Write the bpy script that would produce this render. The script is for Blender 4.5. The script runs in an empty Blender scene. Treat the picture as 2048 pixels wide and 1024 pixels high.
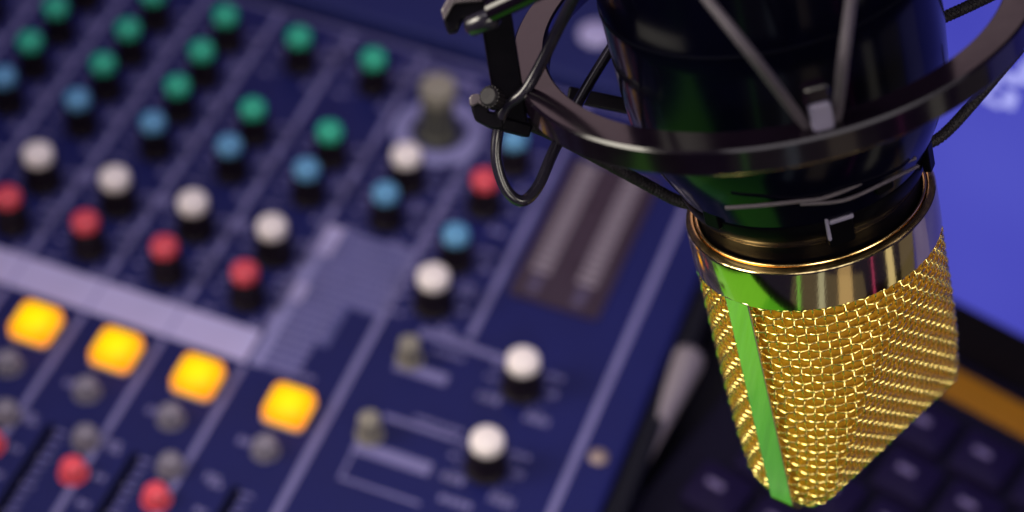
import bpy, math, random
import numpy as np
from mathutils import Matrix, Vector
random.seed(7); rng = np.random.RandomState(7)
MM = 0.001
sc = bpy.context.scene
col = sc.collection
V = lambda *a: np.array(a, float)
def unit(x): x = np.asarray(x, float); return x/np.linalg.norm(x)

# ------------------------------------------------------------------ camera
CAM = V(297.7885, -378.3827, 494.2571)                       # millimetres
ROT = np.array([[0.9360622703, -0.2865622456, 0.2041310989],
                [0.3500052903, 0.6993571937, -0.6232140984],
                [0.0358290791, 0.6548141683, 0.7549401844]])
FPX = 4486.765                                               # focal length in photo pixels (2048 wide)
cd = bpy.data.cameras.new('camera'); cam = bpy.data.objects.new('camera', cd); col.objects.link(cam)
m = Matrix.Identity(4)
for i in range(3):
    for j in range(3): m[i][j] = ROT[i, j]
    m[i][3] = CAM[i]*MM
cam.matrix_world = m
cd.sensor_width = 36; cd.lens = FPX*36/2048
cd.clip_start = 0.01; cd.clip_end = 50
cd.dof.use_dof = True; cd.dof.focus_distance = 0.431; cd.dof.aperture_fstop = 8.2
cd.dof.aperture_blades = 0
sc.camera = cam

# ------------------------------------------------------------------ world, colour
w = bpy.data.worlds.new('World'); sc.world = w; w.use_nodes = True
bg = w.node_tree.nodes['Background']
bg.inputs[0].default_value = (0.035, 0.03, 0.11, 1); bg.inputs[1].default_value = 0.40
sc.view_settings.view_transform = 'Standard'; sc.view_settings.look = 'None'
sc.view_settings.exposure = 0; sc.view_settings.gamma = 1; sc.view_settings.use_curve_mapping = False
sc.render.engine = 'CYCLES'
sc.cycles.max_bounces = 8; sc.cycles.glossy_bounces = 5
sc.cycles.sample_clamp_indirect = 4

# ------------------------------------------------------------------ lamps
MIC = V(258.904, -72.667, 168.030)            # centre of the gold collar's rim
def area(name, pos, target, sx, sy, power, color, roll=0, spread=180):
    l = bpy.data.lights.new(name, 'AREA'); l.shape = 'RECTANGLE'
    l.size = sx*MM; l.size_y = sy*MM; l.energy = power; l.color = color; l.spread = math.radians(spread)
    o = bpy.data.objects.new(name, l); col.objects.link(o)
    o.location = Vector(pos)*MM
    d = Vector(np.asarray(target, float)-np.asarray(pos, float))
    o.rotation_euler = (d.to_track_quat('-Z', 'Y').to_matrix() @ Matrix.Rotation(roll, 3, 'Z')).to_euler()
    return o
def rad(L, sx, sy): return L*math.pi*sx*sy*1e-6               # watts for a face radiance L
def off(dr, dist, base=MIC): return base + unit(dr)*dist
# large softbox overhead
area('overhead_softbox', (40, 60, 960), (120, 20, 0), 900, 760, 4.5, (1.0, 0.92, 0.97))
# added green fills, standing for a green surface mirrored in collar, band and hoop
area('green_reflection_fill', (132, -235, 8), (132.01, -235, 300), 220, 92, rad(0.64, 220, 92), (0.27, 1.0, 0.08), 0)
area('green_reflection_fill', (230, -235, 8), (230.01, -235, 300), 220, 104, rad(0.46, 220, 104), (0.19, 1.0, 0.06), 0)
# added slim fills low in front, to draw stripes in the polished collar
def aimed_fill(name, dr, L, wd, c, dist=330, ht=260):
    p = off(dr, dist)
    area(name, p, MIC, wd, ht, rad(L, wd, ht), c)
aimed_fill('green_stripe_fill', (0.10, -0.88, -0.46), 0.55, 12, (0.2, 1, 0.12))
aimed_fill('white_stripe_fill', (0.36, -0.85, -0.37), 0.50, 26, (0.72, 0.86, 1.0))
aimed_fill('amber_stripe_fill', (0.62, -0.72, -0.29), 0.42, 60, (1.0, 0.78, 0.55))
aimed_fill('magenta_stripe_fill', (0.86, -0.44, -0.25), 0.55, 7, (1.0, 0.12, 0.6))
aimed_fill('cream_stripe_fill', (0.965, -0.20, -0.26), 0.70, 36, (1.0, 0.92, 0.75))
# added dim warm fills behind the stripe fills and at the right
aimed_fill('dim_front_fill', (0.45, -0.80, -0.36), 0.085, 420, (1.0, 0.88, 0.62), 420, 260)
aimed_fill('dim_right_fill', (0.90, 0.25, -0.30), 0.11, 260, (1.0, 0.88, 0.70), 420, 260)
# added warm fill low behind left: glow on the collar lip, the hoop's top face and the body's left edge
area('warm_back_fill', off((-.46, .80, .27), 520), MIC, 230, 150, rad(0.85, 230, 150), (1.0, 0.68, 0.72))
# warm keys onto the grille
area('left_key', (-110, -220, 330), (240, -90, 130), 240, 240, 0.42, (1.0, 0.92, 0.78), 0, 60)
area('front_key', (400, -640, 470), (258, -90, 130), 240, 190, 0.11, (1.0, 0.92, 0.78), 0, 44)
area('right_fill', (650, -260, 430), (270, -70, 135), 180, 180, 0.075, (1.0, 0.92, 0.78), 0, 40)  # added to brighten the grille's right face
area('right_low_fill', MIC+V(178, 112, -88), MIC, 150, 190, rad(0.085, 150, 190), (1.0, 0.88, 0.66))  # added fill, covers the screen's reflection in the collar's right end
area('violet_rim', (620, 260, 360), (265, -70, 190), 200, 260, 0.1, (0.35, 0.30, 1.0))

# ------------------------------------------------------------------ materials
def mat(name, base, rough=0.5, metal=0.0, spec=0.5, emit=None, es=0, noise=None, bump=None, coat=0, stretch=None):
    mt = bpy.data.materials.new(name); mt.use_nodes = True; nt = mt.node_tree
    b = nt.nodes['Principled BSDF']
    b.inputs['Base Color'].default_value = (*base, 1); b.inputs['Roughness'].default_value = rough
    b.inputs['Metallic'].default_value = metal; b.inputs['Specular IOR Level'].default_value = spec
    b.inputs['Coat Weight'].default_value = coat
    if emit: b.inputs['Emission Color'].default_value = (*emit, 1); b.inputs['Emission Strength'].default_value = es
    tc = nt.nodes.new('ShaderNodeTexCoord')
    mp = nt.nodes.new('ShaderNodeMapping'); nt.links.new(tc.outputs['Object'], mp.inputs[0])
    if stretch: mp.inputs['Rotation'].default_value = stretch[0]; mp.inputs['Scale'].default_value = stretch[1]
    if noise:                                   # (scale, colour amount, roughness amount)
        n = nt.nodes.new('ShaderNodeTexNoise'); n.inputs['Scale'].default_value = noise[0]; n.inputs['Detail'].default_value = 5
        nt.links.new(mp.outputs[0], n.inputs['Vector'])
        mx = nt.nodes.new('ShaderNodeMix'); mx.data_type = 'RGBA'
        mx.inputs[6].default_value = (*[c*(1-noise[1]) for c in base], 1); mx.inputs[7].default_value = (*[min(1, c*(1+noise[1])) for c in base], 1)
        nt.links.new(n.outputs['Fac'], mx.inputs[0]); nt.links.new(mx.outputs[2], b.inputs['Base Color'])
        mr = nt.nodes.new('ShaderNodeMapRange'); mr.inputs[3].default_value = max(0.02, rough-noise[2]); mr.inputs[4].default_value = min(1, rough+noise[2])
        nt.links.new(n.outputs['Fac'], mr.inputs[0]); nt.links.new(mr.outputs[0], b.inputs['Roughness'])
    if bump:                                    # (scale, strength, distance mm)
        n2 = nt.nodes.new('ShaderNodeTexNoise'); n2.inputs['Scale'].default_value = bump[0]; n2.inputs['Detail'].default_value = 3
        nt.links.new(mp.outputs[0], n2.inputs['Vector'])
        bp = nt.nodes.new('ShaderNodeBump'); bp.inputs['Strength'].default_value = bump[1]; bp.inputs['Distance'].default_value = bump[2]*MM
        nt.links.new(n2.outputs['Fac'], bp.inputs['Height']); nt.links.new(bp.outputs[0], b.inputs['Normal'])
    return mt
M = {}
M['desk'] = mat('desk_laminate', (0.006, 0.004, 0.012), 0.5, spec=.2, noise=(30, .3, .1))
M['panel'] = mat('navy_painted_steel', (0.0055, 0.0075, 0.084), 0.5, spec=.2, noise=(60, .15, .08), bump=(900, .25, .05))
M['rear'] = mat('navy_painted_steel_rear', (0.010, 0.014, 0.100), 0.5, spec=.2, noise=(40, .12, .08))
M['side'] = mat('mixer_side_black', (0.003, 0.003, 0.008), 0.5, spec=.15, noise=(60, .2, .1))
M['print'] = mat('lavender_print', (0.145, 0.132, 0.32), 0.5, noise=(150, .15, .05))
M['strip'] = mat('pale_lilac_print', (0.40, 0.36, 0.64), 0.5, noise=(60, .08, .05))
M['mauve'] = mat('mauve_print', (0.21, 0.20, 0.44), 0.5, noise=(90, .15, .05))
M['knob'] = mat('black_knob_plastic', (0.009, 0.005, 0.010), 0.5, spec=.25, noise=(200, .2, .1))
M['green_cap'] = mat('green_cap', (0.020, 0.42, 0.27), 0.4, noise=(300, .06, .05))
M['blue_cap'] = mat('blue_cap', (0.10, 0.30, 0.54), 0.4, noise=(300, .06, .05))
M['white_cap'] = mat('white_cap', (0.80, 0.72, 0.73), 0.4, noise=(300, .04, .05))
M['red_cap'] = mat('red_cap', (0.62, 0.055, 0.085), 0.4, noise=(300, .06, .05))
M['olive'] = mat('olive_plastic', (0.22, 0.20, 0.17), 0.5, noise=(200, .1, .05))
M['olive_dark'] = mat('olive_plastic_dark', (0.07, 0.068, 0.055), 0.5, noise=(200, .1, .05))
M['grey_btn'] = mat('grey_button', (0.18, 0.16, 0.215), 0.5, noise=(200, .08, .05))
M['red_btn'] = mat('red_button', (0.78, 0.07, 0.10), 0.35, noise=(200, .05, .05))
M['slot'] = mat('slot_black', (0.0008, 0.0008, 0.004), 0.8, spec=.05, noise=(200, .2, .1))
M['meter'] = mat('meter_window', (0.022, 0.010, 0.026), 0.3, noise=(100, .2, .08))
M['meter_print'] = mat('meter_print', (0.075, 0.06, 0.14), 0.5, noise=(150, .1, .05))
M['led'] = mat('led_unlit', (0.24, 0.20, 0.26), 0.4, noise=(200, .1, .05))
M['btn_skirt'] = mat('button_clear_skirt', (0.62, 0.50, 0.45), 0.35, noise=(200, .05, .05))
def emis(name, c, strength, c2=None, scale=20):
    mt = bpy.data.materials.new(name); mt.use_nodes = True; nt = mt.node_tree
    b = nt.nodes['Principled BSDF']; b.inputs['Base Color'].default_value = (*[x*.06 for x in c], 1); b.inputs['Roughness'].default_value = .4; b.inputs['Specular IOR Level'].default_value = .2
    b.inputs['Emission Strength'].default_value = strength
    tc = nt.nodes.new('ShaderNodeTexCoord'); n = nt.nodes.new('ShaderNodeTexNoise'); n.inputs['Scale'].default_value = scale; n.inputs['Detail'].default_value = 1
    nt.links.new(tc.outputs['Object'], n.inputs['Vector'])
    mx = nt.nodes.new('ShaderNodeMix'); mx.data_type = 'RGBA'; mx.inputs[6].default_value = (*c, 1); mx.inputs[7].default_value = (*(c2 or c), 1)
    mr = nt.nodes.new('ShaderNodeMapRange'); mr.inputs[1].default_value = .35; mr.inputs[2].default_value = .65
    nt.links.new(n.outputs['Fac'], mr.inputs[0]); nt.links.new(mr.outputs[0], mx.inputs[0]); nt.links.new(mx.outputs[2], b.inputs['Emission Color'])
    return mt
M['amber'] = emis('amber_lit', (1.0, 0.66, 0.0), 1.35, (1.0, 0.62, 0.0), 60)
_nt = M['amber'].node_tree                       # hot centre over the LED, deeper orange towards the lens edge
_tc = _nt.nodes.new('ShaderNodeTexCoord'); _ln = _nt.nodes.new('ShaderNodeVectorMath'); _ln.operation = 'LENGTH'
_mp = _nt.nodes.new('ShaderNodeMapping'); _mp.inputs['Scale'].default_value = (1, 1, 0)
_cr = _nt.nodes.new('ShaderNodeValToRGB'); _mr = _nt.nodes.new('ShaderNodeMath'); _mr.operation = 'MULTIPLY'; _mr.inputs[1].default_value = 1/0.0078
_cr.color_ramp.elements[0].position = .25; _cr.color_ramp.elements[0].color = (1, .66, 0, 1)
_cr.color_ramp.elements[1].position = 1.0; _cr.color_ramp.elements[1].color = (1, .27, 0, 1)
_nt.links.new(_tc.outputs['Object'], _mp.inputs[0]); _nt.links.new(_mp.outputs[0], _ln.inputs[0]); _nt.links.new(_ln.outputs['Value'], _mr.inputs[0])
_nt.links.new(_mr.outputs[0], _cr.inputs[0]); _nt.links.new(_cr.outputs[0], _nt.nodes['Principled BSDF'].inputs['Emission Color'])
M['screen'] = emis('lcd_violet', (0.050, 0.050, 0.43), 1.0, (0.074, 0.078, 0.50), 14)
M['glyph'] = emis('lcd_white', (0.36, 0.37, 0.85), 1.0)
M['bezel'] = mat('laptop_black', (0.002, 0.0015, 0.004), 0.5, spec=.12, noise=(60, .2, .1))
M['deck'] = mat('laptop_deck', (0.003, 0.002, 0.011), 0.55, spec=.1, noise=(60, .2, .1))
M['hinge_glow'] = mat('amber_reflection_paint', (0.21, 0.085, 0.002), 0.55, spec=.2, noise=(60, .1, .1))  # amber reflection at the hinge, painted as base colour
M['key'] = mat('laptop_key', (0.006, 0.003, 0.024), 0.55, spec=.1, noise=(150, .15, .1))
M['legend'] = mat('key_legend', (0.11, 0.085, 0.19), 0.5, spec=.2, noise=(150, .1, .05))
M['cheek_sheen'] = mat('pale_cheek_sheen', (0.19, 0.16, 0.19), 0.45, noise=(60, .1, .05))  # pale highlight of the end cheek, painted as base colour
A_ = unit(V(-0.33779481, 0.13881060, 0.93092765))
ax_rot = Vector(A_).to_track_quat('Z', 'Y').inverted().to_euler()
STRETCH = (tuple(ax_rot), (1, 1, 0.04))
M['body'] = mat('mic_black_satin', (0.0008, 0.0008, 0.004), 0.16, spec=.16, noise=(400, .2, .03), bump=(2500, .06, .02))
M['neck'] = mat('mic_black_matte', (0.0012, 0.001, 0.002), 0.3, spec=.035, noise=(400, .2, .03))
M['plastic'] = mat('black_plastic', (0.0015, 0.001, 0.003), 0.38, spec=.10, noise=(250, .25, .08), bump=(1500, .25, .03))
M['hoop'] = mat('hoop_plastic', (0.004, 0.0022, 0.005), 0.13, spec=.45, noise=(250, .25, .05), bump=(1500, .06, .02))
M['cord'] = mat('elastic_cord', (0.008, 0.006, 0.010), 0.6, spec=.25, noise=(900, .5, .1), bump=(3000, .5, .08))
M['cord_grey'] = mat('elastic_cord_grey', (0.048, 0.038, 0.052), 0.6, noise=(900, .3, .1), bump=(3000, .4, .08))
M['cord_loop'] = mat('rubber_cord_smooth', (0.012, 0.010, 0.018), 0.22, noise=(300, .3, .05))
M['tip'] = mat('pale_tip_and_highlight', (0.15, 0.135, 0.21), 0.4, noise=(250, .1, .08))  # hook tip colour, also the painted highlight on the clip
M['tip2'] = mat('mauve_moulding', (0.085, 0.068, 0.082), 0.35, noise=(250, .3, .08))  # paler mauve for the hook end and bracket edge
M['gold_ring'] = mat('gold_polished', (0.76, 0.60, 0.28), 0.10, metal=1, noise=(3500, .06, .05), bump=(2600, .22, .02), stretch=STRETCH)
M['gold_lip'] = mat('gold_lip', (0.95, 0.62, 0.25), 0.22, metal=1, noise=(700, .12, .1), bump=(1200, .1, .02))
M['gold_wire'] = mat('gold_wire', (1.0, 0.78, 0.26), 0.20, metal=1, noise=(500, .1, .06))
M['gold_liner'] = mat('gold_liner', (0.56, 0.285, 0.012), 0.5, metal=.35, noise=(300, .25, .1), bump=(3500, .5, .08))
M['gold_band'] = mat('gold_band', (0.76, 0.68, 0.40), 0.18, metal=1, noise=(330, .30, .08), bump=(240, .5, .3), stretch=(STRETCH[0], (1, 1, .10)))  # stretched colour noise paints uneven streaks of the band's reflection

# ------------------------------------------------------------------ mesh helpers
class MB:
    def __init__(s): s.v = []; s.f = []
    def add(s, vs, fs):
        o = len(s.v); s.v += [tuple(map(float, p)) for p in vs]; s.f += [tuple(i+o for i in f) for f in fs]
    def hexa(s, c, ux, uy, uz, sx, sy, sz):            # box with centre c and half sizes
        vs = [c+ux*sx*i+uy*sy*j+uz*sz*k for k in (-1, 1) for j in (-1, 1) for i in (-1, 1)]
        s.add(vs, [(0, 2, 3, 1), (4, 5, 7, 6), (0, 1, 5, 4), (2, 6, 7, 3), (1, 3, 7, 5), (0, 4, 6, 2)])
    def quad(s, x0, y0, x1, y1, z): s.add([(x0, y0, z), (x1, y0, z), (x1, y1, z), (x0, y1, z)], [(0, 1, 2, 3)])
    def rbox(s, c, ux, uy, uz, sx, sy, sz, r, n=4, top=0.0):   # rounded in plan, optional chamfered top
        pl = []
        for (qx, qy, a0) in ((1, 1, 0), (-1, 1, 90), (-1, -1, 180), (1, -1, 270)):
            for k in range(n+1):
                t = math.radians(a0+90*k/n); pl.append((qx*(sx-r)+r*math.cos(t), qy*(sy-r)+r*math.sin(t)))
        N = len(pl); rings = [(-sz, 1.0)] + ([(sz-top, 1.0), (sz-top*.3, 1-top*.35/max(sx, .01)), (sz, 1-top/max(sx, .01))] if top else [(sz, 1.0)])
        vs = [c+ux*p[0]*sc_+uy*p[1]*sc_+uz*z for z, sc_ in rings for p in pl]
        fs = [tuple(range(N-1, -1, -1)), tuple(range(N*(len(rings)-1), N*len(rings)))]
        for q in range(len(rings)-1):
            fs += [(q*N+i, q*N+(i+1) % N, (q+1)*N+(i+1) % N, (q+1)*N+i) for i in range(N)]
        s.add(vs, fs)
    def lathe(s, o, ax, prof, n=64, a0=0, a1=360, closed_prof=False):   # prof: list of (radius, height)
        ax = unit(ax); h = V(1, 0, 0) if abs(ax[0]) < .9 else V(0, 1, 0); e1 = unit(np.cross(ax, h)); e2 = np.cross(ax, e1)
        full = abs(a1-a0) >= 360; cnt = n if full else n+1; vs = []
        for k in range(cnt):
            t = math.radians(a0+(a1-a0)*k/n)
            for r, z in prof: vs.append(o+ax*z+(e1*math.cos(t)+e2*math.sin(t))*r)
        m_ = len(prof); fs = []
        for k in range(n if full else n):
            k2 = (k+1) % cnt
            for j in range(m_ if closed_prof else m_-1):
                j2 = (j+1) % m_; fs.append((k*m_+j, k2*m_+j, k2*m_+j2, k*m_+j2))
        s.add(vs, fs)
    def tube(s, pts, r, n=8, closed=False, flat=None):
        pts = np.asarray(pts, float); N = len(pts); vs = []; up = None
        for i in range(N):
            a = pts[(i-1) % N] if (closed or i > 0) else pts[i]; b = pts[(i+1) % N] if (closed or i < N-1) else pts[i]
            t = unit(b-a)
            if up is None: up = unit(np.cross(t, V(.31, .52, .79)))
            up = unit(up-t*(up@t)); sd = np.cross(t, up); rr = r[i] if hasattr(r, '__len__') else r
            for k in range(n):
                q = 2*math.pi*k/n; vs.append(pts[i]+(up*math.cos(q)+sd*math.sin(q))*rr)
        fs = [(i*n+k, i*n+(k+1) % n, ((i+1) % N)*n+(k+1) % n, ((i+1) % N)*n+k) for i in range(N if closed else N-1) for k in range(n)]
        if not closed: fs += [tuple(range(n-1, -1, -1)), tuple(range((N-1)*n, N*n))]
        s.add(vs, fs)
    def build(s, name, mt, parent=None, origin=None, smooth=False, bevel=0):
        P0 = LOC.get(parent.name, V(0, 0, 0)) if parent else V(0, 0, 0)
        o0 = V(0, 0, 0) if origin is None else np.asarray(origin, float)
        if origin is None and parent: o0 = P0
        me = bpy.data.meshes.new(name); vv = (np.array(s.v)-o0)*MM
        me.from_pydata(vv.tolist(), [], s.f); me.update()
        o = bpy.data.objects.new(name, me); col.objects.link(o); me.materials.append(mt)
        if smooth:
            for p in me.polygons: p.use_smooth = True
            me.set_sharp_from_angle(angle=math.radians(smooth if smooth is not True else 40))
        if parent: o.parent = parent
        o.location = Vector((o0-P0)*MM if parent else o0*MM)
        LOC[o.name] = o0
        if bevel:
            b = o.modifiers.new('bevel', 'BEVEL'); b.width = bevel*MM; b.segments = 2; b.limit_method = 'ANGLE'
        return o
LOC = {}
def empty(name, loc):
    o = bpy.data.objects.new(name, None); col.objects.link(o); o.location = Vector(loc)*MM; o.empty_display_size = .01
    LOC[o.name] = np.asarray(loc, float); return o
def tag(o, label=None, cat=None, group=None, kind=None):
    if label: o['label'] = label
    if cat: o['category'] = cat
    if group: o['group'] = group
    if kind: o['kind'] = kind
    return o
def copy_part(src, dx, dy, parent, mt=None, dz=0):
    """copy of a part and of its own children, moved by dx,dy (mm)"""
    c = src.copy(); col.objects.link(c); c.parent = parent
    c.location = src.location+Vector((dx, dy, dz))*MM
    for ch in src.children:
        d = ch.copy(); col.objects.link(d); d.parent = c
        if mt is not None:
            d.data = mesh_with(ch.data, mt)
    return c
_mw = {}
def mesh_with(me, mt):
    k = (me.name, mt.name)
    if k not in _mw:
        n = me.copy(); n.materials.clear(); n.materials.append(mt); _mw[k] = n
    return _mw[k]
X_, Y_, Z_ = V(1, 0, 0), V(0, 1, 0), V(0, 0, 1)
def ray(x, y): return ROT@V((x-1024)/FPX, (512-y)/FPX, -1.)
def at(x, y, D): return CAM+ray(x, y)*D
def pl(x, y, z): d = ray(x, y); return CAM+d*(z-CAM[2])/d[2]
def smoothpath(pts, n=8, closed=False):
    pts = np.asarray(pts, float); N = len(pts); out = []
    for i in range(N if closed else N-1):
        p0 = pts[(i-1) % N] if (closed or i > 0) else 2*pts[0]-pts[1]; p1 = pts[i]; p2 = pts[(i+1) % N]
        p3 = pts[(i+2) % N] if (closed or i < N-2) else 2*pts[-1]-pts[-2]
        for k in range(n):
            t = k/n; out.append(.5*((2*p1)+(-p0+p2)*t+(2*p0-5*p1+4*p2-p3)*t*t+(-p0+3*p1-3*p2+p3)*t**3))
    if not closed: out.append(pts[-1])
    return np.array(out)

# ------------------------------------------------------------------ desk
DZ = -30
d = MB(); d.hexa(V(300, 300, DZ-15), X_, Y_, Z_, 900, 800, 15)
tag(d.build('desk', M['desk'], origin=(300, 300, DZ-30)), kind='structure')

# ------------------------------------------------------------------ mixing console
mx = empty('mixing_console', (90, 0, DZ))
tag(mx, 'navy blue audio mixing console with coloured knobs, amber lit buttons and lavender printed lines', 'mixing console')
b = MB(); b.hexa(V(48, -35, -14.5), X_, Y_, Z_, 169.5, 134.5, 14.5); o = b.build('panel', M['panel'], mx, bevel=1.2)
b = MB(); b.hexa(V(221, -35, -15), X_, Y_, Z_, 3, 135, 14); b.build('side_cheek', M['side'], mx, bevel=1)
b = MB()                                         # raised smooth rear housing behind the channel strips
b.hexa(V(48, 150, -11), X_, Y_, Z_, 169.5, 50, 17.2); b.build('rear_housing', M['rear'], mx, bevel=2)
b = MB(); b.lathe(V(158.2, 121, 6.4), Z_, [(0.01, 1.4), (4.6, 1.4), (5.6, .8), (5.8, 0)], 32); b.build('rear_dial', M['strip'], mx, smooth=True)

# printed markings -------------------------------------------------------
pr = MB(); z = .12
def line(x, y0, y1, wd=1.9): pr.quad(x-wd/2, y0, x+wd/2, y1, z)
for k in range(-3, 5): line(9.9+24.8*k, -23.2, 97.5)
for k in range(-3, 5): line(9.9+24.8*k, -165, -36.6)
line(138, -165, 97.5, 2.3); line(163.8, -3.5, 97.5, 2.2); line(205.4, -165, 97.5, 2.2)
pr.quad(-118, 97.7, 205.4, 99.2, z)
def ticks(x, y, r, n=9, sz=.75):
    for k in range(n):
        t = math.radians(-45+270*k/(n-1)); c = V(x+r*math.cos(t), y+r*math.sin(t), z)
        e = V(math.cos(t), math.sin(t), 0); f = V(-e[1], e[0], 0)
        pr.add([c-e*sz-f*.3, c+e*sz-f*.3, c+e*sz+f*.3, c-e*sz+f*.3], [(0, 1, 2, 3)])
def lab(x, y, wd, h=1.2, zz=None): pr.quad(x-wd/2, y-h/2, x+wd/2, y+h/2, z if zz is None else zz)
def words(x0, y, wd, h=1.2):                     # a run of short bars = a line of small lettering out of focus
    x = x0
    while x < x0+wd:
        l = random.uniform(.8, 2.2); pr.quad(x, y-h/2, min(x+l, x0+wd), y+h/2, z); x += l+.45
KN = []
for X in (-50, -25, 0, 25, 50, 75, 100): KN += [(X, 44.8, 'green_cap', 4.1)]
for X in (-50, -25, 0, 25, 50): KN += [(X, 61.4, 'green_cap', 4.1)]
for X in (-50, -25, 0, 25, 50, 75, 100): KN += [(X, 78.4, 'green_cap', 4.1)]
for X in (-50, -25, 0, 25, 50, 75, 100, 125): KN += [(X, 28.2, 'blue_cap', 4.1)]
for X in (-50, -25, 0, 25, 50, 75, 100): KN += [(X, 3.6, 'white_cap', 4.7), (X, -14.7, 'red_cap', 4.2)]
KN += [(124.8, 44.5, 'white_cap', 4.7), (149.8, 3.6, 'white_cap', 4.9), (149.8, 20.9, 'blue_cap', 4.2), (149.8, 44.1, 'red_cap', 4.3),
       (152, 63, 'blue_cap', 4.2), (183.7, -15.1, 'white_cap', 4.9), (184.2, -44.0, 'white_cap', 4.9)]
for (X, Y, c, r) in KN:
    ticks(X, Y, 7.6, 11 if r > 4.5 else 9)
    words(X-10.3, Y+5.5, 4.4, 1.7); words(X+4.3, Y-7.4, 5.2, 1.8); words(X+4.8, Y+7.4, 5.0, 1.6); words(X-10.6, Y-6.6, 3.6, 1.5); words(X+7.9, Y+1.4, 2.2, 2.4); words(X-10.8, Y+.6, 2.2, 1.3)
for X in (25, 50, 75, 100):                       # pale oblong legends right of the whites
    lab(X+10.6, 10.5, 5.5, 4.2, .16); 
for X in (75, 100): words(X+3.5, 86, 7.5, 3.4)
words(80, 92, 8, 2); words(105, 92, 8, 2)
words(113, 92, 17, 3.5); words(113, 87.5, 20, 2.2); words(140, 91, 20, 3)
# block of preset text
for i in range(19):
    Y = 19.2-i*2.95
    wd = 25.5 if Y > -7 else (14.5 if Y > -22 else 12.5)
    if Y < -31: wd = 18
    words(112.8, Y, wd+random.uniform(-1.6, .3), 1.6)
for X in (25, 50, 75, 100, 125):
    pass
for (X, Y, wd, h) in ((153, -7.0, 0, 0),): pass
pr.quad(149.8, -8.2, 179, -6.0, z); words(150, -5.6, 16, 1.2)          # lines joining the two monitor knobs
pr.quad(148, -22.2, 163.5, -18.4, z+.02); words(156, -11.5, 9, 1.6)
pr.quad(152, -38.9, 173, -37.2, z); words(160, -35.2, 14, 1.4)
pr.quad(148.2, -52.4, 170.5, -48.0, z+.02)
pr.quad(148.6, -62.0, 149.4, -48, z); pr.quad(149.4, -62.0, 172, -61.0, z); words(176, -57.5, 9, 2.2)
for X, Y in ((183.7, -15.1), (184.2, -44)): words(X-10, Y-6.5, 6, 2.6); words(X+4, Y-8.5, 7, 2.6)
for X0 in (-5.0, 20.2, 45, 70, 95.3, 125):         # fader scales and legends
    for i in range(22):
        Y = -76-i*3.1
        lab(X0+3.2, Y, 2.6 if i % 3 else 4.0, .8); 
        if i % 3 == 0: words(X0-7.5, Y, 3.4, 1.8)
    words(X0-9.5, -74.4, 4.4, 2.6)
for X in (-1, 24.2, 49.3, 73.5, 98.8, 126):
    words(X-7.5, -60.2, 3.6, 2.4)
pr.build('printed_markings', M['print'], mx)
st = MB(); st.quad(-14.5, -35.4, 9.6, -23.8, .16); ws = st.build('write_on_strip', M['strip'], mx)
for k in (-1, 1, 2, 3, 4): copy_part(ws, 24.8*k, 0, mx)
st = MB(); st.quad(-40, -35.6, 108.9, -23.6, .14); st.build('strip_ground', M['mauve'], mx)
st = MB(); st.quad(110.2, -35.4, 113.4, 20.5, .20)
st.build('preset_border', M['mauve'], mx)
st = MB(); st.quad(110.4, 9, 115.2, 20.6, .24); st.quad(110.4, -10, 114.4, -3, .24); st.build('preset_heading', M['strip'], mx)
st = MB(); st.quad(113.6, -6.5, 137, 20.8, .06); st.quad(113.6, -35.2, 124, -6.7, .06); st.quad(124.1, -22, 128, -6.7, .06); st.build('preset_list_ground', mat('preset_ground', (0.060, 0.062, 0.22), .5, noise=(120, .25, .05)), mx)

# knobs -------------------------------------------------------------------
def make_knob(X, Y, c, r):
    b = MB(); b.lathe(V(X, Y, 0), Z_, [(r+1.0, .15), (r+1.0, .9), (r+.35, 1.6), (r-.25, 10.6), (r-.5, 11.0), (.01, 11.0)], 32)
    for k in range(16):                          # grip ribs
        t = 2*math.pi*k/16; e = V(math.cos(t), math.sin(t), 0)
        b.hexa(V(X, Y, 6)+e*(r+.02), e, np.cross(Z_, e), Z_, .35, .35, 4.2)
    k = b.build('rotary_knob', M['knob'], mx, origin=(X, Y, 0), smooth=35)
    b = MB(); b.lathe(V(X, Y, 0), Z_, [(r-.35, 10.9), (r-.3, 13.1), (r-.7, 13.8), (r-1.6, 14.2), (.01, 14.35)], 32)
    b.build('knob_cap', M[c], k, origin=(X, Y, 0), smooth=50)
    return k
protos = {}
for (X, Y, c, r) in KN:
    if r not in protos: protos[r] = (make_knob(X, Y, c, r), X, Y, c)
    else:
        p, px, py, pc = protos[r]; copy_part(p, X-px, Y-py, mx, M[c] if c != pc else None)
# the big olive headphone dial on its pale disc
b = MB(); b.lathe(V(125.8, 68, 0), Z_, [(14.2, .18), (14.2, .5), (13.6, .7), (8.8, .7), (8.8, .18)], 48); b.build('dial_disc', M['mauve'], mx, smooth=True)
b = MB(); b.lathe(V(125.6, 67.2, 0), Z_, [(6.6, .2), (6.4, 1.5), (5.2, 2), (5.0, 16), (.01, 16)], 32); k = b.build('output_dial', M['olive_dark'], mx, smooth=35)
b = MB(); b.lathe(V(125.6, 67.2, 0), Z_, [(5.4, 16), (5.6, 20), (5.0, 21.2), (.01, 21.8)], 32); b.build('dial_cap', M['olive'], k, smooth=50)

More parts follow.
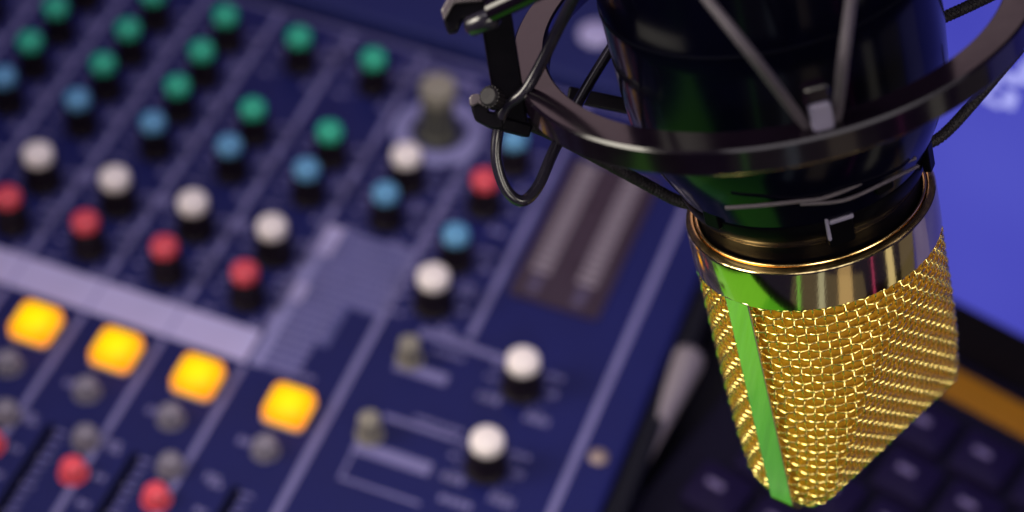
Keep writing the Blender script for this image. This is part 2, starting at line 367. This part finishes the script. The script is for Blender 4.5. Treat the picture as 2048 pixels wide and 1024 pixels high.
# buttons -----------------------------------------------------------------
ab0 = None
for X in (0, 25, 50, 75, 100, 127.4):
    if ab0 is None:
        b = MB(); b.rbox(V(0, -46.5, .7), X_, Y_, Z_, 6.2, 6.1, .6, 1.9); ab0 = b.build('lit_button', M['btn_skirt'], mx, origin=(0, -46.5, 0), smooth=50)
        b = MB(); b.rbox(V(0, -46.5, 3.1), X_, Y_, Z_, 6.0, 5.9, 1.8, 2.2, top=.9); b.build('button_lens', M['amber'], ab0, origin=(0, -46.5, 0), smooth=60)
    else: copy_part(ab0, X, 0, mx)
def buttons(name, spots, r, h, mt):
    p = None
    for X, Y in spots:
        if p is None:
            b = MB(); b.lathe(V(X, Y, 0), Z_, [(r+.9, .1), (r+.9, .5), (r+.1, .6), (r, h-.6), (r-.6, h), (.01, h+.1)], 28); p = b.build(name, mt, mx, origin=(X, Y, 0), smooth=40); px, py = X, Y
        else: copy_part(p, X-px, Y-py, mx)
buttons('push_button', [(24.2, -61.2), (49.3, -61.2), (73.5, -61.3), (98.8, -61), (127, -61), (31.5, -76.2), (57.1, -76.6), (80.9, -76), (106, -75.7)], 3.0, 4.5, M['grey_btn'])
buttons('tall_button', [(151, -17.2), (150.8, -45.4)], 3.0, 8.0, M['olive'])
buttons('red_button', [(32.5, -87), (57.8, -87), (82.7, -86.8), (106.9, -86.2)], 3.1, 4.6, M['red_btn'])
f0 = None
for X in (-5.0, 20.2, 45, 70, 95.3, 125):
    if f0 is None:
        b = MB(); b.rbox(V(X, -109, .12), X_, Y_, Z_, 1.3, 34.5, .1, 1.2); f0 = b.build('fader_slot', M['slot'], mx, origin=(X, -109, 0)); fx = X
        b = MB(); b.rbox(V(X, -136, 4.5), X_, Y_, Z_, 4.5, 9, 4, 1.5, top=1.2); b.build('fader_cap', M['knob'], f0, origin=(X, -109, 0), smooth=40)
    else: copy_part(f0, X-fx, 0, mx)
# meter -------------------------------------------------------------------
b = MB(); b.rbox(V(181.6, 44.5, .35), X_, Y_, Z_, 13.6, 29, .3, 1.5); lm_ = b.build('level_meter', M['meter'], mx)
p = None
for cx in (174.0, 188.0):
    for i in range(15):
        Y = 27.5+i*3.1
        if p is None:
            b = MB(); b.rbox(V(cx, Y, .9), X_, Y_, Z_, 2.9, .78, .25, .3); p = b.build('meter_light', M['led'], lm_, origin=(cx, Y, 0)); px, py = cx, Y
        else:
            c = p.copy(); col.objects.link(c); c.parent = lm_; c.location = p.location+Vector((cx-px, Y-py, 0))*MM
b = MB(); 
for cx in (172.6, 186.4):
    for i in range(3): b.quad(cx, 18.4+i*2.6, cx+3.2, 20.0+i*2.6, .7)
b.build('meter_legend', M['meter_print'], lm_)
b = MB(); b.lathe(V(211.2, -29.3, 0), Z_, [(2.6, .1), (2.6, .7), (1.8, 1.1), (.01, 1.1)], 24)
b.build('panel_screw', mat('brass_screw', (.32, .24, .22), .4, metal=.6, noise=(200, .1, .1)), mx, smooth=40)

# ------------------------------------------------------------------ laptop
LZ = -10
hA = pl(1920, 738, LZ); hB = pl(2048, 806, LZ)
U = unit((hB-hA)*V(1, 1, 0)); W = np.cross(Z_, U)            # U along the hinge (right), W to the back
h0 = hA+U*((0))                                              # point on the hinge line
left = -50.0                                                # left end of the laptop along U from h0
lp = empty('laptop_computer', h0+U*90-W*50+V(0, 0, DZ-LZ))
tag(lp, 'black laptop with glowing violet screen and dark keyboard behind the microphone', 'laptop')
LW = 346.; LD = 106.
def L(u, v, z=0): return h0+U*u+W*v+V(0, 0, z)
b = MB(); b.rbox(L(left+LW/2, -LD/2+6, -9), U, W, Z_, LW/2, LD/2, 9, 6); b.build('base', M['deck'], lp, bevel=.6)
b = MB(); b.hexa(L(left+LW/2, -6.4, .5), U, W, Z_, LW/2-2, 5.2, .5); b.build('amber_reflection', M['hinge_glow'], lp, bevel=.3)  # strip carrying the painted amber reflection along the hinge
tilt = math.radians(14); UP = unit(W*math.sin(tilt)+Z_*math.cos(tilt)); FN = np.cross(UP, U)*-1
if FN@W > 0: FN = -FN
hin = L(0, 2.5, 0)
def S(u, v, d=0): return hin+U*u+UP*v+FN*d
b = MB(); b.hexa(S(left+LW/2, 118, -4), U, UP, FN, LW/2, 118, 4); lid = b.build('lid', M['bezel'], lp, bevel=1.5)
SB = 18.5
b = MB(); b.hexa(S(left+LW/2, SB+102, .3), U, UP, FN, LW/2-5, 102, .25); scr = b.build('display', M['screen'], lid)
b = MB()
def hit(x, y):                                                # where a photo direction meets the display plane
    d_ = ray(x, y); t = ((S(0, 0, .8)-CAM)@FN)/(d_@FN); return CAM+d_*t
for (x, y, sx, sy) in ((1962, 178, 2.2, 2.6), (1990, 165, 1.2, 3.0), (2019, 200, 2.0, 2.6), (2024, 158, 2.4, 1.5), (2052, 148, 2.2, 3.0), (1985, 205, 2.6, .9), (2075, 130, 3, 2)):
    b.rbox(hit(x, y), U, UP, FN, sx, sy, .15, .8)
b.build('screen_icons', M['glyph'], scr)
p = None; KP = 19.0
for row in range(6):
    for c in range(17):
        u = left+14+c*KP+(row*4.6 % 11); v = -26-row*KP*.94
        if u > left+LW-12 or v < -LD+14: continue
        if p is None:
            b = MB(); b.rbox(L(u, v, 1.3), U, W, Z_, 7.9, 7.6, 1.3, 1.6, top=.6); p = b.build('key', M['key'], lp, origin=L(u, v, 0), smooth=40); pu, pv = u, v
            b = MB(); b.rbox(L(u-1.6, v+1.2, 2.66), U, W, Z_, 2.6, 1.1, .06, .5); b.build('key_legend', M['legend'], p, origin=L(u, v, 0))
        else: copy_part(p, *(U*(u-pu)+W*(v-pv))[:2], lp)

# pale highlight on the console's right-hand end cheek, built as a tapered bar
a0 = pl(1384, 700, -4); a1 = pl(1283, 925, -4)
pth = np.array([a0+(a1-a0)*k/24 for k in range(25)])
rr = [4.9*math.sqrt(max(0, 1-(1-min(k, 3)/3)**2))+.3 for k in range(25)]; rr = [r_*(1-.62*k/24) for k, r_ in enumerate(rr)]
b = MB(); b.tube(pth, rr, 24); b.build('cheek_highlight', M['cheek_sheen'], mx, smooth=60)

# ------------------------------------------------------------------ microphone
BB = unit(V(-0.39118682, -0.92029919, -0.00471959)); BB = unit(BB-A_*(BB@A_)); NN = np.cross(A_, BB)
if NN@ROT[:, 0] < 0: NN = -NN
def Q(s, bb, nn): return MIC+A_*s+BB*bb+NN*nn
mic = empty('microphone', MIC+A_*40)
tag(mic, 'black studio condenser microphone with gold wire grille hanging head down from its shock mount', 'microphone')
# body
b = MB(); b.lathe(MIC, A_, [(22.05, -4), (22.05, 2.5), (22.5, 4.5)], 160); b.build('neck', M['neck'], mic, smooth=50)
prof = [(22.5, 4.5), (23.6, 7), (24.9, 11), (28.0, 17.5), (30.1, 23), (30.9, 28), (31.3, 36), (31.5, 60), (31.5, 122), (29, 132), (20, 138), (.01, 138)]
b = MB(); b.lathe(MIC, A_, prof, 160); bd = b.build('body', M['body'], mic, smooth=50)
b = MB(); b.lathe(MIC, A_, [(31.42, 52.0), (31.62, 52.1), (31.62, 52.6), (31.42, 52.7)], 160); b.build('body_seam', M['slot'], bd, smooth=30)
# collar
prof = [(24.6, -9.0), (25.0, -8.7), (25.0, -.5), (24.9, -.12), (24.72, .02), (23.6, .60), (23.42, .55), (23.38, -.4), (23.16, -.4), (23.1, .62), (22.95, .75), (22.55, .72), (22.35, .2), (22.25, -4)]
b = MB(); b.lathe(MIC, A_, prof[:5], 200); cr = b.build('collar', M['gold_ring'], mic, smooth=30)
b = MB(); b.lathe(MIC, A_, prof[4:8], 200); b.lathe(MIC, A_, prof[8:], 200); b.build('collar_lip', M['gold_lip'], cr, smooth=60)
b = MB(); b.lathe(MIC, A_, [(23.4, -.38), (23.14, -.38)], 200); b.build('groove', M['slot'], cr)
# head: circular at the collar, pinched by two sloping faces to a ridge
HR = 24.35; HH = 53.6; T0 = 8.6
def wof(t):
    u = t/HH
    w_ = HR*(1.06-.66*u**1.08)
    if t > HH-6: k = (t-(HH-6))/6; w_ *= math.sqrt(max(0, 1-k*k*.93))
    return max(w_, .6)
def rof(t):
    if t > HH-5: k = (t-(HH-5))/5; return HR-2.6*(1-math.sqrt(max(0, 1-k*k)))
    return HR
_bs = np.sin(np.linspace(-math.pi/2, math.pi/2, 401))
def section(t, inset=0.):
    Rr = rof(t)-inset; w_ = max(wof(t)-inset, .3); bs = _bs*Rr*.9999
    q = np.sqrt(Rr*Rr-bs*bs); pw = 34.
    nn = (np.maximum(q, 1e-3)**-pw+w_**-pw)**(-1/pw)
    pts = np.stack([bs, nn], 1); dl = np.hypot(*np.diff(pts, axis=0).T); cs = np.concatenate([[0], np.cumsum(dl)]); cs -= cs[200]
    ok = nn > 1.8
    return cs, pts, cs[ok].min(), cs[ok].max()
_cache = {}
def sect(t, inset=0.):
    k = (round(t, 3), inset)
    if k not in _cache: _cache[k] = section(t, inset)
    return _cache[k]
def surf(t, s, inset=0.):
    cs, pts, lo, hi = sect(t, inset); return V(np.interp(s, cs, pts[:, 0]), np.interp(s, cs, pts[:, 1]))
PT, PS = 2.0, 2.05; WR = .235; AMP = .30
for side in (1, -1):
    b = MB()
    nrow = int(HH/PT)+1
    for i in range(nrow):                         # wires round the head
        t = .6+i*PT
        if t > HH-.3: break
        cs, pts, lo, hi = sect(t); pp = []
        for s in np.arange(lo, hi, PS/7):
            p0 = surf(t, s); p1 = surf(t, s+.2); tn = unit(p1-p0); nrm = V(-tn[1], tn[0]); nrm = nrm if nrm[1] >= 0 or abs(p0[0]) > 5 and nrm@p0 > 0 else -nrm
            if nrm@V(p0[0]*.3, p0[1]+1) < 0: nrm = -nrm
            p = p0+nrm*.27*math.cos(math.pi*s/PS)*(-1)**i
            jt = .10*math.sin(s*.9+i*2.1)
            pp.append(Q(-T0-t+jt, p[0], p[1]*side))
        if len(pp) > 3: b.tube(pp, WR, 6)
    nc = int(40/PS)
    for j in range(-nc, nc+1):                    # wires along the head
        s = j*PS; pp = []
        for t in np.arange(.0, HH-.2, PT/7):
            cs, pts, lo, hi = sect(round(float(t), 3))
            if s < lo or s > hi:
                if len(pp) > 3: b.tube(pp, WR*.92, 6)
                pp = []; continue
            p0 = surf(t, s); p1 = surf(t, s+.2); tn = unit(p1-p0); nrm = V(-tn[1], tn[0])
            if nrm@V(p0[0]*.3, p0[1]+1) < 0: nrm = -nrm
            p = p0-nrm*.36*math.cos(math.pi*(t-.6)/PT)*(-1)**j
            pp.append(Q(-T0-t, p[0], p[1]*side))
        if len(pp) > 3: b.tube(pp, WR*.92, 6)
    b.build('wire_grille', M['gold_wire'], mic, smooth=80)
    b = MB(); ts = np.append(np.arange(0, HH-6, 2.0), np.linspace(HH-6, HH-.5, 8)); ns = 60; vs = []
    for t in ts:
        cs, pts, lo, hi = sect(round(float(t), 3), 1.0)
        for k in range(ns+1):
            p = surf(round(float(t), 3), cs[0]+(cs[-1]-cs[0])*k/ns, 1.0); vs.append(Q(-T0-t, p[0], p[1]*side))
    b.add(vs, [(i*(ns+1)+k, i*(ns+1)+k+1, (i+1)*(ns+1)+k+1, (i+1)*(ns+1)+k) for i in range(len(ts)-1) for k in range(ns)])
    b.build('grille_liner', M['gold_liner'], mic, smooth=80)
# band over the head
def bandpath(ro, hh, r):
    pts = [(-T0+.3, ro)]; 
    for t in np.linspace(4, hh-r, 10): pts.append((-T0-t, ro))
    for k in range(1, 9):
        q = math.radians(90*k/8); pts.append((-T0-(hh-r)-r*math.sin(q), ro-r+r*math.cos(q)))
    half = pts[:]
    return half+[(s, -x) for s, x in reversed(half)]
po = bandpath(25.0, HH+1.3, 3.0); pi_ = bandpath(23.3, HH-.3, 2.4)
b = MB(); vs = []; HWB = 3.05
for (s1, b1), (s2, b2) in zip(po, pi_):
    vs += [Q(s1, b1, -HWB), Q(s1, b1, HWB), Q(s2, b2, HWB), Q(s2, b2, -HWB)]
N = len(po); fs = [(i*4+k, i*4+(k+1) % 4, (i+1)*4+(k+1) % 4, (i+1)*4+k) for i in range(N-1) for k in range(4)]+[(3, 2, 1, 0), ((N-1)*4, (N-1)*4+1, (N-1)*4+2, (N-1)*4+3)]
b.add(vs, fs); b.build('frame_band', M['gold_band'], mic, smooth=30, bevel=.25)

# ------------------------------------------------------------------ shock mount
sm = empty('shock_mount', MIC+A_*60)
tag(sm, 'black ring shaped shock mount with elastic cords and side hooks gripping the microphone body', 'shock mount')
b = MB(); b.lathe(MIC, A_, [(43.5, 44.6), (43.9, 45), (49.5, 45), (50, 44.6), (50, 40.2), (49.5, 39.7), (44, 39.7), (43.5, 40.2)], 220, closed_prof=True)
hoop = b.build('hoop', M['hoop'], sm, smooth=20)
b = MB(); b.lathe(MIC, A_, [(43.5, 124.6), (43.9, 125), (49.5, 125), (50, 124.6), (50, 120.2), (49.5, 119.7), (44, 119.7), (43.5, 120.2)], 160, closed_prof=True)
b.build('hoop', M['hoop'], sm, smooth=50)
def cylhit(x, y, r):
    d_ = ray(x, y); o_ = CAM-MIC; dp = d_-A_*(A_@d_); op = o_-A_*(o_@A_); a_ = dp@dp; b_ = 2*dp@op; c_ = op@op-r*r; D_ = b_*b_-4*a_*c_
    t = (-b_-math.sqrt(max(D_, 0)))/2/a_; return CAM+d_*t
# cradle ring with clips
b = MB(); b.lathe(MIC, A_, [(23.2, 6.6), (23.75, 6.6), (23.95, 7.0), (25.0, 10.4), (24.9, 10.8), (24.4, 10.8)], 140)
cd_ = b.build('cradle', M['neck'], sm, smooth=40)
def frame_at(p):
    rd = p-MIC; rd = unit(rd-A_*(rd@A_)); return rd, np.cross(A_, rd)
def clip(x, y, r, hw, hh, dp, mt='neck', rr=.7, name='clip', parent=None):
    p = cylhit(x, y, r); rd, tg = frame_at(p); b = MB(); b.rbox(p, tg, A_, rd, hw, hh, dp, rr); return b.build(name, M[mt], parent or cd_, bevel=.3)
clip(1424, 415, 24.6, 2.0, 4.2, 1.0); clip(1678, 457, 23.6, 2.6, 2.9, 1.3); clip(1855, 312, 25.6, 1.6, 3.0, .8)
clip(1656, 458, 24.9, .35, 2.5, .5, 'tip', .2, 'clip_highlight')  # pale bars painting the highlight along the clip's edges
clip(1682, 437, 24.9, 2.4, .5, .5, 'tip', .3, 'clip_highlight')
clip(1530, 395, 26.0, 2.5, 2.0, 1.2); clip(1762, 362, 26.2, 2.0, 2.0, 1.2)
# hook on the front of the hoop
p = cylhit(1645, 262, 45.2); rd, tg = frame_at(p)
hk = MB(); hk.rbox(p+A_*3.2-rd*.2, tg, A_, rd, 2.1, 6.0, 1.2, .9); hk.rbox(p+A_*8.6+rd*.9, tg, A_, rd, 2.1, 1.6, 1.6, .7); hk.build('cord_hook', M['hoop'], sm, bevel=.3)
hk = MB(); hk.rbox(p+A_*4.6+rd*2.4, tg, A_, rd, 1.9, 2.6, .9, .8); hk.build('hook_tip', M['tip'], sm, bevel=.3)
def cord(pxs, r, mt, name='elastic_cord', n=8, braid=False):
    pts = smoothpath([at(*q_) for q_ in pxs], n); b = MB(); b.tube(pts, r, 10)
    if braid:
        L_ = np.concatenate([[0], np.cumsum(np.linalg.norm(np.diff(pts, axis=0), axis=1))]); tot = L_[-1]; nn = max(8, int(tot/.35))
        for ph in range(4):
            for sg in (1, -1):
                hp = []
                for i in range(nn):
                    l = tot*i/(nn-1); p_ = np.array([np.interp(l, L_, pts[:, k]) for k in range(3)]); p2 = np.array([np.interp(min(l+.3, tot), L_, pts[:, k]) for k in range(3)])
                    t_ = unit(p2-p_+1e-9) if l < tot-.3 else t_; e1 = unit(np.cross(t_, V(.3, .5, .8))); e2 = np.cross(t_, e1); q_ = sg*l*1.9+ph*math.pi/2
                    hp.append(p_+(e1*math.cos(q_)+e2*math.sin(q_))*(r*.97))
                b.tube(hp, .16, 5)
    return b.build(name, M[mt], sm, smooth=50)
dep = lambda p_: (p_-CAM)@-ROT[:, 2]
fd = dep(p)                                       # depth of the front hook
cord([(1395, -25, 372), (1500, 105, fd-16), (1602, 238, fd-3), (1640, 268, fd)], .95, 'cord_grey')
cord([(1706, -30, 372), (1688, 110, fd-14), (1672, 236, fd-2), (1650, 268, fd)], 1.0, 'cord_grey')
d2 = dep(cylhit(1600, 405, 27.2))
cord([(1451, 416, d2+1), (1520, 411, d2-1.6), (1600, 402, d2-2.2), (1645, 396, d2-2.4), (1700, 376, d2-2), (1770, 340, d2+.5), (1830, 316, d2+5)], .45, 'cord_grey')
cord([(1600, 408, d2-2), (1668, 404, d2-2.3), (1712, 392, d2-2), (1775, 362, d2+.5), (1836, 332, d2+5)], .38, 'cord_grey')
hd = 424.0                                        # depth at the left end of the hoop
cord([(1175, -60, 398), (1120, 50, 408), (1078, 135, 413), (1048, 185, 415), (1012, 215, 417), (996, 262, 419), (993, 320, 420), (1012, 378, 421), (1044, 402, 422),
      (1076, 372, 424), (1110, 296, 427), (1165, 190, 432), (1225, 92, 437), (1270, 20, 440)], 1.12, 'cord_loop', n=10)
cord([(1012, 232, 420), (1090, 262, 426), (1180, 308, 434), (1280, 362, 440), (1352, 400, 443), (1398, 410, 443)], 1.15, 'cord', braid=True)
cord([(1866, 44, 440), (1925, 18, 438), (2005, -20, 436)], 1.15, 'cord', braid=True)
cord([(2040, 95, 440), (1960, 190, 441), (1905, 252, 442), (1872, 280, 442), (1850, 287, 442)], 1.1, 'cord', braid=True)
# flat arm from the back of the body to the hoop
b = MB(); q0 = at(1135, 188, 446); q1 = at(1262, 214, 446); e = unit(q1-q0); n_ = unit(np.cross(e, ROT[:, 2])); b.hexa((q0+q1)/2, e, n_, ROT[:, 2], np.linalg.norm(q1-q0)/2, 1.5, 1.5); b.build('cradle_arm', M['plastic'], sm, bevel=.4)
# left post joining the hoops, with its bracket, hooks and nut
def boxp(p0, p1, hw, hd_, name, mt, r=0, bevel=.5):
    e = unit(p1-p0); n_ = unit(np.cross(e, ROT[:, 2])); z_ = np.cross(e, n_); b = MB(); b.hexa((p0+p1)/2, e, n_, z_, np.linalg.norm(p1-p0)/2, hw, hd_); return b.build(name, M[mt], sm, bevel=bevel)
boxp(at(1026, 250, 421), at(990, 20, 409), 2.9, 1.8, 'side_post', 'plastic')
boxp(at(1058, 262, 421), at(985, 243, 419), 1.3, 2.0, 'lower_bracket', 'plastic')
# lower hook
def plate(outline, D, thick, name, mt, slant=0):
    N = len(outline); fr = [at(x, y, D+slant*(x-outline[0][0])) for x, y in outline]; bk = [p_-ROT[:, 2]*thick for p_ in fr]
    b = MB(); b.add(fr+bk, [tuple(range(N)), tuple(range(2*N-1, N-1, -1))]+[(i, i+N, (i+1) % N+N, (i+1) % N) for i in range(N)]); return b.build(name, M[mt], sm, bevel=.45)
plate([(940, 196), (945, 189), (958, 188), (968, 196), (976, 208), (977, 222), (990, 224), (1000, 214), (1008, 222), (1006, 256), (982, 257), (950, 240), (944, 222)], 417, 4.0, 'side_hook', 'plastic')
plate([(938, 195), (944, 188), (958, 187), (968, 195), (974, 204), (970, 213), (956, 206), (945, 213), (939, 209)], 416.2, 3.2, 'hook_end', 'tip2')
b = MB(); pc = at(986, 196, 416); axn = unit(at(1010, 206, 420)-pc)
b.lathe(pc, axn, [(.01, -2), (1.5, -2), (1.9, -1.6), (1.9, 1.6), (1.5, 2), (.01, 2)], 40)
e1 = unit(np.cross(axn, A_)); e2 = np.cross(axn, e1)
for k in range(18):
    t = 2*math.pi*k/18; er = e1*math.cos(t)+e2*math.sin(t); b.hexa(pc+er*1.9, er, np.cross(axn, er), axn, .22, .17, 1.5)
b.build('thumb_nut', M['cord'], sm, smooth=30)
# upper bracket
plate([(884, 18), (898, -6), (975, -10), (990, 12), (960, 30), (925, 38), (914, 62), (896, 66), (888, 46)], 404, 4.5, 'upper_bracket', 'plastic')
plate([(881, 20), (897, -8), (972, -12), (966, 2), (908, 6), (888, 42)], 402.6, 3.0, 'bracket_edge', 'tip2')
b = MB(); q0 = at(982, 22, 400); q1 = at(1100, -34, 392); b.tube([q0, q1], 2.1, 20); b.build('clamp_bar', M['hoop'], sm, smooth=40, bevel=.3)
b = MB(); q0 = at(942, 52, 404); q1 = at(988, 34, 402); e = unit(q1-q0); b.tube([q0-e*.8, q0, q1, q1+e*.8], [1.3, 2.0, 2.0, 1.3], 20); b.build('clamp_knob', M['cord_loop'], sm, smooth=60)
print('verts', sum(len(o.data.vertices) for o in bpy.data.objects if o.type == 'MESH'))
